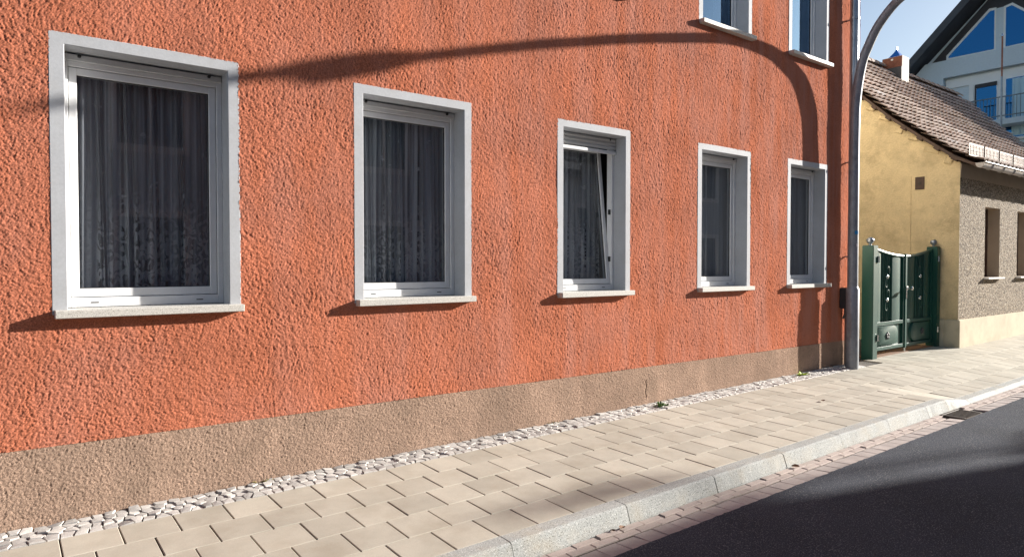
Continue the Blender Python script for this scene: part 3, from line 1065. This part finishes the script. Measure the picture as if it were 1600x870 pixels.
# front wall with two window openings in view (and two beyond)
ywin = [(14.72, 15.50), (16.50, 17.28), (18.9, 19.7), (20.6, 21.4)]
zw0, zw1 = 1.335, 2.66
xsb = sorted({YX0, YX1} | {v for q in ywin for v in q})
zsb = [-.1, .55, zw0, zw1, 3.42]
mb = MB()
for a, b in zip(xsb[:-1], xsb[1:]):
    na = max(1, int((b - a) / .5))
    for z0_, z1_ in zip(zsb[:-1], zsb[1:]):
        if z0_ == zw0 and any(abs(a - q[0]) < 1e-6 for q in ywin):
            continue
        mb.add([(a, YF, z0_), (b, YF, z0_), (b, YF, z1_), (a, YF, z1_)], [(0, 1, 2, 3)])
mb.build("front_wall", "pebbledash", yh)
for i, (a, b) in enumerate(ywin):
    fr_ = MB()
    yf = YF + .20
    fr_.box(a, a + .05, yf, yf + .06, zw0, zw1).box(b - .05, b, yf, yf + .06, zw0, zw1).box(a + .05, b - .05, yf, yf + .06, zw0, zw0 + .06).box(a + .05, b - .05, yf, yf + .06, zw1 - .06, zw1)
    fr_.box((a + b) / 2 - .03, (a + b) / 2 + .03, yf - .005, yf + .06, zw0 + .06, zw1 - .06).box(a + .05, b - .05, yf - .004, yf + .058, 2.2, 2.25)
    w = fr_.build("window", "brown_wood", yh, bevel=.004)
    rv = MB()
    rv.box(a - .04, a, YF + .002, yf + .07, zw0 - .03, zw1 + .03).box(b, b + .04, YF + .002, yf + .07, zw0 - .03, zw1 + .03)
    rv.box(a, b, YF + .002, yf + .07, zw1, zw1 + .03).box(a, b, YF + .002, yf + .07, zw0 - .03, zw0)
    rv.build("reveal", "taupe_reveal", w)
    MB().box(a + .05, b - .05, yf + .03, yf + .034, zw0 + .06, zw1 - .06).build("pane", "old_glass", w)
    MB().box(a - .03, b + .06, YF - .085, YF + .05, zw0 - .035, zw0 - .002).build("sill", "chimney_white", w, bevel=.004)
# plinth, wrapped round the corner
pl_ = MB()
pl_.box(YX0 - .03, YX1 + .03, YF - .035, YF + .2, -.15, .60)
pl_.box(YX0 - .032, YX0 + .2, YF + .2, .1, -.15, .598)
pl_.build("plinth", "cream_plinth", yh, bevel=.012, seg=2)
# chute stones lying at the foot of the plinth
# little vent in the gable
v_ = MB().box(YX0 - .015, YX0 + .05, .245, .40, 2.96, 3.19).build("vent", "brown_wood", yh, bevel=.004)
MB().box(YX0 - .022, YX0 - .016, .30, .345, 3.05, 3.10).build("vent_knob", "cast_iron", v_)
# faint repaired strip in the plaster
MB().box(YX0 - .008, YX0 + .02, .47, .51, 1.6, 3.22).build("plaster_strip", "yellow_plaster", yh)
# eave soffit and wall plate
MB().prism_x([(YF - .005, 3.12), (YF - .02, 3.36), (.2, 3.6), (.2, 3.12)], YX0 + .002, YX1).build("wall_plate", "taupe_reveal", yh)
MB().prism_x([(-.64, 3.27), (-.64, 3.31), (-.2, 3.52), (-.2, 3.47)], YX0 - .14, YX1 + .14).build("eave_board", "brown_wood", yh)
# roof deck under the tiles
deck = [(y, z - .07) for y, z in PROF] + [(6.4, 3.0), (6.4, 2.92)] + [(y, z - .13) for y, z in PROF[::-1]]
MB().prism_x(deck, YX0 - .10, YX1 + .10).build("roof_deck", "brown_wood", yh)
MB().prism_x([(2.74, 6.45), (6.5, 2.98), (6.5, 2.9), (2.74, 6.36)], YX0 - .12, YX1 + .12).build("rear_roof", "roof_tile", yh)
# batten ends under the verge
seg = [0]
for a, b in zip(PROF[:-1], PROF[1:]):
    seg.append(seg[-1] + math.hypot(b[0] - a[0], b[1] - a[1]))
def prof_at(s):
    y = np.interp(s, seg, [p[0] for p in PROF]); z = np.interp(s, seg, [p[1] for p in PROF])
    y2 = np.interp(min(s + .12, seg[-1]), seg, [p[0] for p in PROF]); z2 = np.interp(min(s + .12, seg[-1]), seg, [p[1] for p in PROF])
    y1 = np.interp(s - .12, seg, [p[0] for p in PROF]); z1 = np.interp(s - .12, seg, [p[1] for p in PROF])
    return float(y), float(z), math.atan2(z2 - z1, y2 - y1)
for k in range(11):
    y, z, a = prof_at(.45 + k * .36)
    mb = MB().box(YX0 - .11, YX0 - .01, -.05, .05, -.03, .03)
    mb.v = [(x, y + q * math.cos(a) - r * math.sin(a), z - .135 + q * math.sin(a) + r * math.cos(a)) for x, q, r in mb.v]
    mb.build("batten_end", "brown_wood", yh)
for k in range(9):
    y, z, a = prof_at(.62 + k * .36)
    mb = MB().box(YX0 - random.uniform(.01, .035), YX0 + .02, -random.uniform(.06, .16), random.uniform(.05, .12), -random.uniform(.02, .07), .06)
    mb.v = [(x + random.uniform(-.015, .015), y + q * math.cos(a * .5) - r * math.sin(a * .5), z - .24 + q * math.sin(a * .5) + r * math.cos(a * .5)) for x, q, r in mb.v]
    mb.build("verge_stone", "yellow_plaster", yh, bevel=.015)
# tiles
def tile_mesh(material):
    w, l = .222, .30
    vs_, fs_ = [], []
    prof = [(-.5, .006), (-.34, -.008), (-.12, -.008), (.08, .008), (.28, .024), (.46, .014), (.52, .0)]
    n = len(prof)
    for (v, dz) in ((-.5, .062), (.5, .0)):
        vs_ += [(u * w, v * l, h + dz) for u, h in prof]
    vs_ += [(u * w, -.5 * l, h + .062 - .015) for u, h in prof]
    fs_ = [(k, k + 1, n + k + 1, n + k) for k in range(n - 1)] + [(2 * n + k, 2 * n + k + 1, k + 1, k) for k in range(n - 1)]
    me = MB().add(vs_, fs_).mesh("roof_tile", True)
    me.materials.append(MATS[material])
    return me
tm, tm2 = tile_mesh("roof_tile"), tile_mesh("repaired_tile")
tl = []
nrow = int(seg[-1] / .222)
for r_ in range(nrow):
    s_ = .11 + r_ * .2215
    y, z, a = prof_at(s_)
    x = YX0 - .10
    c_ = 0
    while x < YX1 + .05:
        tl.append((x + .105, y, z, a, r_, c_))
        x += .205
        c_ += 1
patch = {(4, 3), (4, 4), (3, 5), (3, 6), (2, 9), (2, 10), (2, 11), (8, 14), (8, 15), (9, 13), (12, 3), (12, 4), (5, 20), (5, 21), (5, 22), (4, 26), (4, 27), (6, 17), (3, 30), (3, 31), (7, 25), (7, 26)}
tl.sort(key=lambda t: t[0] * .8 + t[1] * .6)
tobj = []
for x, y, z, a, r_, c_ in tl:
    o = bpy.data.objects.new("roof_tile", tm2 if (r_, c_) in patch else tm)
    COL.objects.link(o)
    o.parent = yh
    o.location = Vector((x, y, z - .012)) - wloc(yh) + Vector((0, random.gauss(0, .003), random.gauss(0, .003)))
    o.rotation_euler = (a + random.gauss(0, .012), random.gauss(0, .012), random.gauss(0, .01))
    tobj.append(o)
objs_to_stuff("far_roof_tiles", [o for o in tobj[300:]], "roof_tile", yh).location = (0, 0, 0)
# ridge tiles
rm = MB()
n = 7
vs_ = []
for (x, r) in ((-.17, .135), (.19, .115)):
    for k in range(n):
        a = math.pi * k / (n - 1)
        vs_.append((x, -math.cos(a) * r, math.sin(a) * r * .9))
fs_ = [(k, k + n, k + n + 1, k + 1) for k in range(n - 1)] + [tuple(range(n))]
rme = MB().add(vs_, fs_).mesh("ridge_tile", True)
rme.materials.append(MATS["roof_tile"])
x = YX0
while x < YX1 + .1:
    o = bpy.data.objects.new("ridge_tile", rme)
    COL.objects.link(o)
    o.parent = yh
    o.location = Vector((x, 2.76, 6.42)) - wloc(yh)
    o.rotation_euler = (random.gauss(0, .02), random.gauss(0, .015), random.gauss(0, .02))
    x += .33
# gutter with brackets
n = 9
vs_, fs_ = [], []
for x in (13.28, YX1 + .2):
    for k in range(n):
        a = math.pi * k / (n - 1)
        vs_.append((x, -.70 + math.cos(a) * .07, 3.315 - math.sin(a) * .085))
fs_ = [(k, k + 1, n + k + 1, n + k) for k in range(n - 1)] + [tuple(range(n))[::-1]]
gt = MB().add(vs_, fs_).build("rain_gutter", "guard_white", yh, True)
MB().tube([(13.28, -.775, 3.318), (YX1 + .2, -.775, 3.318)], .012, 8).build("gutter_lip", "guard_white", gt, True)
x = 13.7
while x < YX1:
    MB().tube([(x, -.62, 3.30), (x, -.66, 3.235), (x, -.70, 3.222), (x, -.745, 3.24), (x, -.782, 3.31)], .008, 6).build("gutter_bracket", "guard_white", gt, True)
    x += .55
# snow guards
gy, gz_, ga = prof_at(.24)
x = 13.23
while x < YX1 - .5:
    w_ = .66
    g = MB()
    for zz in (.045, .235):
        g.box(x, x + w_, -.006, .006, zz - .008, zz + .008)
    go_v = list(g.v)
    g.v = [(a, gy + b - .10, gz_ + c - .06) for a, b, c in g.v]
    go = g.build("snow_guard", "guard_white", yh)
    nb = 10
    for k in range(nb):
        xx_ = x + .02 + (w_ - .04) * k / (nb - 1)
        MB().box(xx_ - .008, xx_ + .008, gy - .103, gy - .098, gz_ - .0065, gz_ + .166).build("guard_bar", "guard_white", go)
    MB().tube([(x + w_ + .035, gy - .10, gz_ - .06), (x + w_ + .035, gy - .10, gz_ + .2)], .012, 6).build("guard_stay", "brown_wood", go)
    x += .745
# chimney
ch = MB().box(17.38, 17.76, 2.28, 2.74, 5.6, 6.62).build("chimney", "chimney_white", yh, bevel=.01)
MB().box(17.365, 17.379, 2.285, 2.735, 6.36, 6.61).build("chimney_side", "chimney_brick", ch)
MB().box(17.362, 17.379, 2.282, 2.738, 5.6, 6.355).build("chimney_cladding", "chimney_slate", ch)
MB().box(17.355, 17.364, 2.48, 2.53, 6.53, 6.57).build("chimney_flap", "chimney_white", ch)
cpz = 6.62
cm = MB()
cm.add([(17.48, 2.37, cpz + .02), (17.76, 2.37, cpz + .02), (17.76, 2.65, cpz + .02), (17.48, 2.65, cpz + .02), (17.57, 2.46, cpz + .15), (17.67, 2.46, cpz + .15), (17.67, 2.56, cpz + .15), (17.57, 2.56, cpz + .15), (17.62, 2.51, cpz + .25)],
       [(0, 1, 5, 4), (1, 2, 6, 5), (2, 3, 7, 6), (3, 0, 4, 7), (4, 5, 8), (5, 6, 8), (6, 7, 8), (7, 4, 8), (3, 2, 1, 0)])
cm.build("chimney_cowl", "blue_enamel", ch)
MB().box(17.605, 17.635, 2.495, 2.525, cpz + .2, cpz + .29).build("cowl_finial", "blue_enamel", ch)

# ================================================================== PALE BLUE HOUSE behind
BX = 34.0
bh = empty("pale_house", (BX, 5, 0), "pale blue-grey gabled house with big blue windows behind the tiled roof", "house")
AY, AZ = 4.9, 14.05
mb = MB()
gp = [(-1.0, 0), (-1.0, 8.2), (AY, AZ - .15), (10.8, 8.2), (10.8, 0)]
MB().prism_x(gp, BX + .06, 42).build("wall", "pale_render", bh)
# rendered parapet band (proud of the recessed glazed storey) and side field
MB().prism_x([(-.9, 9.88), (-.9, 10.66), (8.15, 10.66), (8.75, 10.05), (8.75, 7.2), (7.40, 7.2), (7.40, 9.88)], BX - .25, BX + .04).build("parapet_band", "pale_render", bh)
MB().box(BX - .02, BX + .055, -.8, 7.38, 9.42, 9.80).build("lintel_trim", "pale_trim", bh)
MB().box(BX - .04, BX + .052, 6.28, 6.46, 6.5, 9.42).build("pilaster", "pale_trim", bh)
MB().box(BX - .06, BX + .053, 5.13, 5.36, 6.5, 9.43).build("pilaster", "pale_trim", bh)
def bwindow(poly, pane, material, name="window"):
    f = MB().prism_x(poly[::-1], BX - .06, BX + .05).build(name, "pale_trim", bh)
    MB().prism_x(pane[::-1], BX - .075, BX - .062).build("pane", material, f)
    return f
bwindow([(7.36, 10.67), (7.36, 10.90), (5.74, 12.52), (5.48, 12.50), (5.48, 10.67)], [(7.27, 10.78), (7.25, 10.86), (5.70, 12.40), (5.54, 12.40), (5.54, 10.75)], "sky_blue_glass")
bwindow([(5.21, 10.67), (5.21, 12.46), (4.90, 12.53), (3.0, 10.80), (3.0, 10.67)], [(5.12, 10.75), (5.12, 12.38), (4.92, 12.42), (3.15, 10.82), (3.15, 10.75)], "sky_blue_glass")
MB().box(BX - .055, BX + .052, 5.213, 5.478, 10.662, 12.45).build("mullion_field", "pale_render", bh)
d1 = bwindow([(6.26, 6.8), (6.26, 9.418), (5.362, 9.418), (5.362, 6.8)], [(6.16, 6.9), (6.16, 9.33), (5.42, 9.33), (5.42, 6.9)], "sky_blue_glass", "balcony_door")
MB().box(BX - .078, BX - .061, 6.17, 6.23, 6.9, 9.33).build("door_stile", "dark_soffit", d1)
MB().box(BX - .12, BX - .08, 5.40, 6.2, 9.2, 9.36).build("blind_box", "dark_soffit", d1)
d2 = bwindow([(5.128, 6.8), (5.128, 9.418), (3.2, 9.418), (3.2, 6.8)], [(5.08, 6.9), (5.08, 9.38), (3.3, 9.38), (3.3, 6.9)], "sky_blue_glass", "balcony_window")
VV = np.zeros((2, 60, 3))
yyv = np.linspace(3.4, 4.85, 60)
for j, z in enumerate((6.95, 9.34)):
    VV[j, :, 0] = BX - .10 + .02 * np.sin(yyv * 28) + .008 * np.sin(yyv * 61)
    VV[j, :, 1] = yyv
    VV[j, :, 2] = z
link("drape", grid_mesh("drape", VV), "blue_drape", d2)
# balcony slab + railing
MB().box(BX - .9, BX + .05, -.8, 6.2, 7.35, 7.58).build("balcony", "pale_render", bh)
rl = MB()
for z in (8.50, 7.72):
    rl.box(BX - .86, BX - .82, -.7, 6.15, z - .02, z + .02)
rr = rl.build("railing", "railing_steel", bh)
y = -.6
while y < 6.15:
    MB().box(BX - .85, BX - .83, y - .009, y + .009, 7.6, 8.5).build("baluster", "railing_steel", rr)
    y += .13
# roof
def slope(sg):
    o = .0
    a = Vector((0, AY, AZ)); b = Vector((0, AY + sg * 6.6, AZ - 6.6))
    n_ = Vector((0, sg, 1)).normalized() * .30
    return [(a.y, a.z), (b.y, b.z), (b.y + n_.y, b.z + n_.z), (a.y, a.z + .42)]
for sg in (1, -1):
    poly = slope(sg)
    if sg < 0: poly = poly[::-1]
    MB().prism_x(poly, BX - 1.0, 43).build("roof_slope", "slate_roof", bh)
MB().prism_x([(7.99, 10.67), (AY, AZ - .2), (2.0, 10.67)], BX - .03, BX + .045).build("gable_boarding", "dark_soffit", bh)
MB().prism_x([(8.0, 9.0), (8.0, 11.62), (9.1, 11.62), (12.5, 8.8)][::-1], 36.2, 42.5).build("rear_roof", "slate_roof", bh)
# mast in front of it
mast = empty("mast", (30.0, 4.05, 0), "thin reddish pole in front of the pale blue house", "pole")
MB().tube([(30, 4.05, 0), (30, 4.05, 8.6)], .035, 8).build("lower_tube", "zinc", mast, True)
MB().tube([(30, 4.05, 8.6), (30, 4.05, 10.1)], .03, 8).build("upper_tube", "rust_pole", mast, True)
MB().lathe((30, 4.05, 10.1), [(.05, 0), (.05, .04), (.02, .1)], 10).build("cap", "silver_metal", mast, True)

# ================================================================== houses across the street (seen in the panes, casting the street shade)
def plain_house(name, label, x0, x1, y0, y1, eave, ridge, wallm, wins, trim="pale_trim", ridge_x=True):
    h = empty(name, ((x0 + x1) / 2, y1, 0), label, "house")
    MB().box(x0, x1, y0, y1, -.4, eave).build("wall", wallm, h)
    ym = (y0 + y1) / 2
    o = .25
    if ridge_x:
        MB().prism_x([(y1 + o, eave - .1), (y1 + o, eave + .05), (ym, ridge), (y0 - o, eave + .05), (y0 - o, eave - .1), (ym, ridge - .3)][::-1], x0 - .05, x1 + .05).build("roof", "slate_roof", h)
        MB().prism_x([(y1 - .01, eave), (ym, ridge - .31), (y0 + .01, eave)][::-1], x0 + .01, x1 - .01).build("gable_ends", wallm, h)
    else:
        xm = (x0 + x1) / 2
        MB().prism_y([(x0 - o, eave - .1), (xm, ridge - .25), (x1 + o, eave - .1), (x1 + o, eave + .05), (xm, ridge), (x0 - o, eave + .05)], y0 - .1, y1 + .1).build("roof", "slate_roof", h)
        MB().prism_y([(x0 + .01, eave), (x1 - .01, eave), (xm, ridge - .26)], y0 + .01, y1 - .01).build("gable_ends", wallm, h)
    for (a, b, z0_, z1_) in wins:
        f = MB()
        t = .14
        f.box(a - t, a, y1 + .002, y1 + .05, z0_ - t, z1_ + t).box(b, b + t, y1 + .002, y1 + .05, z0_ - t, z1_ + t)
        f.box(a, b, y1 + .002, y1 + .05, z0_ - t, z0_).box(a, b, y1 + .002, y1 + .05, z1_, z1_ + t)
        w = f.build("window", trim, h)
        MB().box(a, b, y1 + .003, y1 + .012, z0_, z1_).build("pane", "street_pane", w)
        MB().box((a + b) / 2 - .03, (a + b) / 2 + .03, y1 + .013, y1 + .04, z0_, z1_).build("mullion", trim, w)
    return h
YO = -9.4
wl = []
for k in range(15):
    xw = -13.2 + k * 2.5
    for z0_ in (.9, 3.9):
        wl.append((xw, xw + 1.15, z0_, z0_ + 1.6))
plain_house("tall_house", "tall grey three-storey house across the street, mirrored in the window panes", -14, 23.2, -18, YO, 6.6, 9.0, "street_render", wl)
plain_house("narrow_house", "narrow house across the street beside the tall grey one", 23.25, 26.95, -17, YO, 7.2, 9.2, "street_render_warm", [(24.4, 25.6, .9, 2.4), (24.4, 25.6, 3.8, 5.2)])
plain_house("low_house", "low eaved house across the street at the end of the shade", 27.0, 44, -17, YO, 5.88, 8.6, "street_render_warm",
            [(28.5 + 3 * k, 29.6 + 3 * k, .9, 2.4) for k in range(5)])
chm = empty("shadow_chimney", (30.6, -10.2, 6.2), "unseen chimney with a raised slab, added for a shadow patch on the pavement", "chimney")  # added out of view; slab and stack cast soft shade on the ground
MB().box(30.4, 30.9, -10.5, -9.9, 6.0, 7.3).build("stack", "chimney_brick", chm)
MB().box(30.1, 31.4, -10.27, -10.13, 8.90, 8.95).build("shadow_slab", "cast_iron", chm)
for x in (30.45, 30.85):
    MB().box(x - .02, x + .02, -10.22, -10.18, 7.3, 8.9).build("slab_leg", "cast_iron", chm)
gd = empty("shadow_rail", (30, -9.4, 5.9), "unseen rail added above the low house eave for a shadow streak", "rail")  # added out of view to lay a dark streak on the sunlit road
MB().tube([(27.4, -9.4, 6.52), (34, -9.4, 6.48)], .07, 8).build("rail_bar", "cast_iron", gd, True)
for x in (27.6, 29.6, 31.6, 33.6):
    MB().box(x - .02, x + .02, -9.42, -9.38, 5.9, 6.5).build("rail_stay", "cast_iron", gd)
plain_house("shadow_gable", "unseen thin gabled block added to shade the yellow house roof", 25.0, 33.4, -.3, 1.35, 6.3, 10.9, "street_render_warm", [], ridge_x=False)  # added out of view; its slope shades the right end of the tiles

# ================================================================== storm drain, weeds, litter
dr = empty("storm_drain", (8.52, -2.13, zr(8.5, -2.1)), "rusty iron storm drain grate in the gutter beside the kerb ramp", "drain")
zd = zr(8.5, -2.1)
MB().box(8.28, 8.77, -2.245, -1.965, zd - .05, zd - .03).build("pit", "dark_hole", dr)
m = MB()
m.box(8.28, 8.77, -2.245, -2.215, zd - .04, zd + .006).box(8.28, 8.77, -1.995, -1.965, zd - .04, zd + .006).box(8.28, 8.31, -2.215, -1.995, zd - .04, zd + .006).box(8.74, 8.77, -2.215, -1.995, zd - .04, zd + .006)
m.build("frame", "cast_iron", dr, bevel=.003)
for k in range(6):
    x = 8.355 + k * .068
    MB().box(x - .013, x + .013, -2.214, -1.996, zd - .03, zd + .003).build("grate_bar", "cast_iron", dr)

def weed(name, x, y, n, size, material, label, spread=1.0, flower=None):
    w = empty(name, (x, y, zg(x, y)), label, "weed")
    r = random.Random(int(x * 100))
    for k in range(n):
        a = r.uniform(0, 2 * math.pi)
        ln = size * r.uniform(.5, 1.1)
        el = r.uniform(.25, 1.2)
        wd = ln * r.uniform(.10, .2)
        d = Vector((math.cos(a), math.sin(a), 0))
        s_ = Vector((-d.y, d.x, 0))
        b0 = Vector((x + r.uniform(-1, 1) * size * .6 * spread, y + r.uniform(-1, 1) * size * .3 * spread, zg(x, y) + .003))
        pts_ = []
        for t, ww in ((0, .3), (.35, 1), (.7, .8), (1, .05)):
            c = b0 + d * ln * t * math.cos(el) + Vector((0, 0, ln * (t * math.sin(el) - .35 * t * t)))
            pts_ += [c - s_ * wd * ww, c + s_ * wd * ww]
        MB().add(pts_, [(0, 1, 3, 2), (2, 3, 5, 4), (4, 5, 7, 6)]).build("leaf", material, w)
    return w
weed("grass_tuft", 5.72, -.17, 46, .085, "leaf_green", "green grass tuft growing among the cobbles by the plinth", 1.5)
weed("lime_plant", 8.72, -.10, 26, .10, "leaf_lime", "bright lime green plant at the foot of the plinth", 1.1)
for i, (x, lab) in enumerate(((1.52, "yellowish moss tuft between wall and cobbles beneath the first two windows"), (4.3, "small moss tuft at the wall foot left of the grass tuft"))):
    weed("moss_tuft", x, -.015, 40, .035, "moss", lab, 3.0)
def dead_leaf(x, y, z, s_, rz, label):
    r = random.Random(int(x * 77))
    pts_ = []
    for k in range(9):
        a = 2 * math.pi * k / 9
        q = s_ * (.55 + .45 * abs(math.cos(a * 1.5))) * r.uniform(.8, 1.1)
        pts_.append((q * math.cos(a), q * .7 * math.sin(a), .4 * s_ * abs(math.sin(a)) + r.uniform(0, .1) * s_))
    pts_.append((0, 0, .02 * s_))
    c, s = math.cos(rz), math.sin(rz)
    vs_ = [(x + c * a - s * b, y + s * a + c * b, z + .004 + h) for a, b, h in pts_]
    fs_ = [(k, (k + 1) % 9, 9) for k in range(9)]
    o = MB().add(vs_, fs_).build("dead_leaf", "leaf_brown")
    # origin at the leaf itself
    for v in o.data.vertices:
        v.co -= Vector((x, y, z))
    o.location = (x, y, z)
    tag(o, label, "leaf")
dead_leaf(3.20, -1.985, zr(3.2, -1.98) + .004, .035, .4, "crumpled brown leaf in the gutter by the second kerb joint")
dead_leaf(3.12, -1.975, zr(3.1, -1.97) + .004, .022, 1.4, "small brown leaf fragment left of the crumpled leaf in the gutter")
dead_leaf(5.28, -1.99, zr(5.28, -1.99) + .004, .04, 2.0, "brown leaf lying against the kerb where the road shade ends")
dead_leaf(7.4, -1.1, zg(7.4, -1.1) + .004, .035, 1.1, "lone brown leaf lying out on the paving slabs")
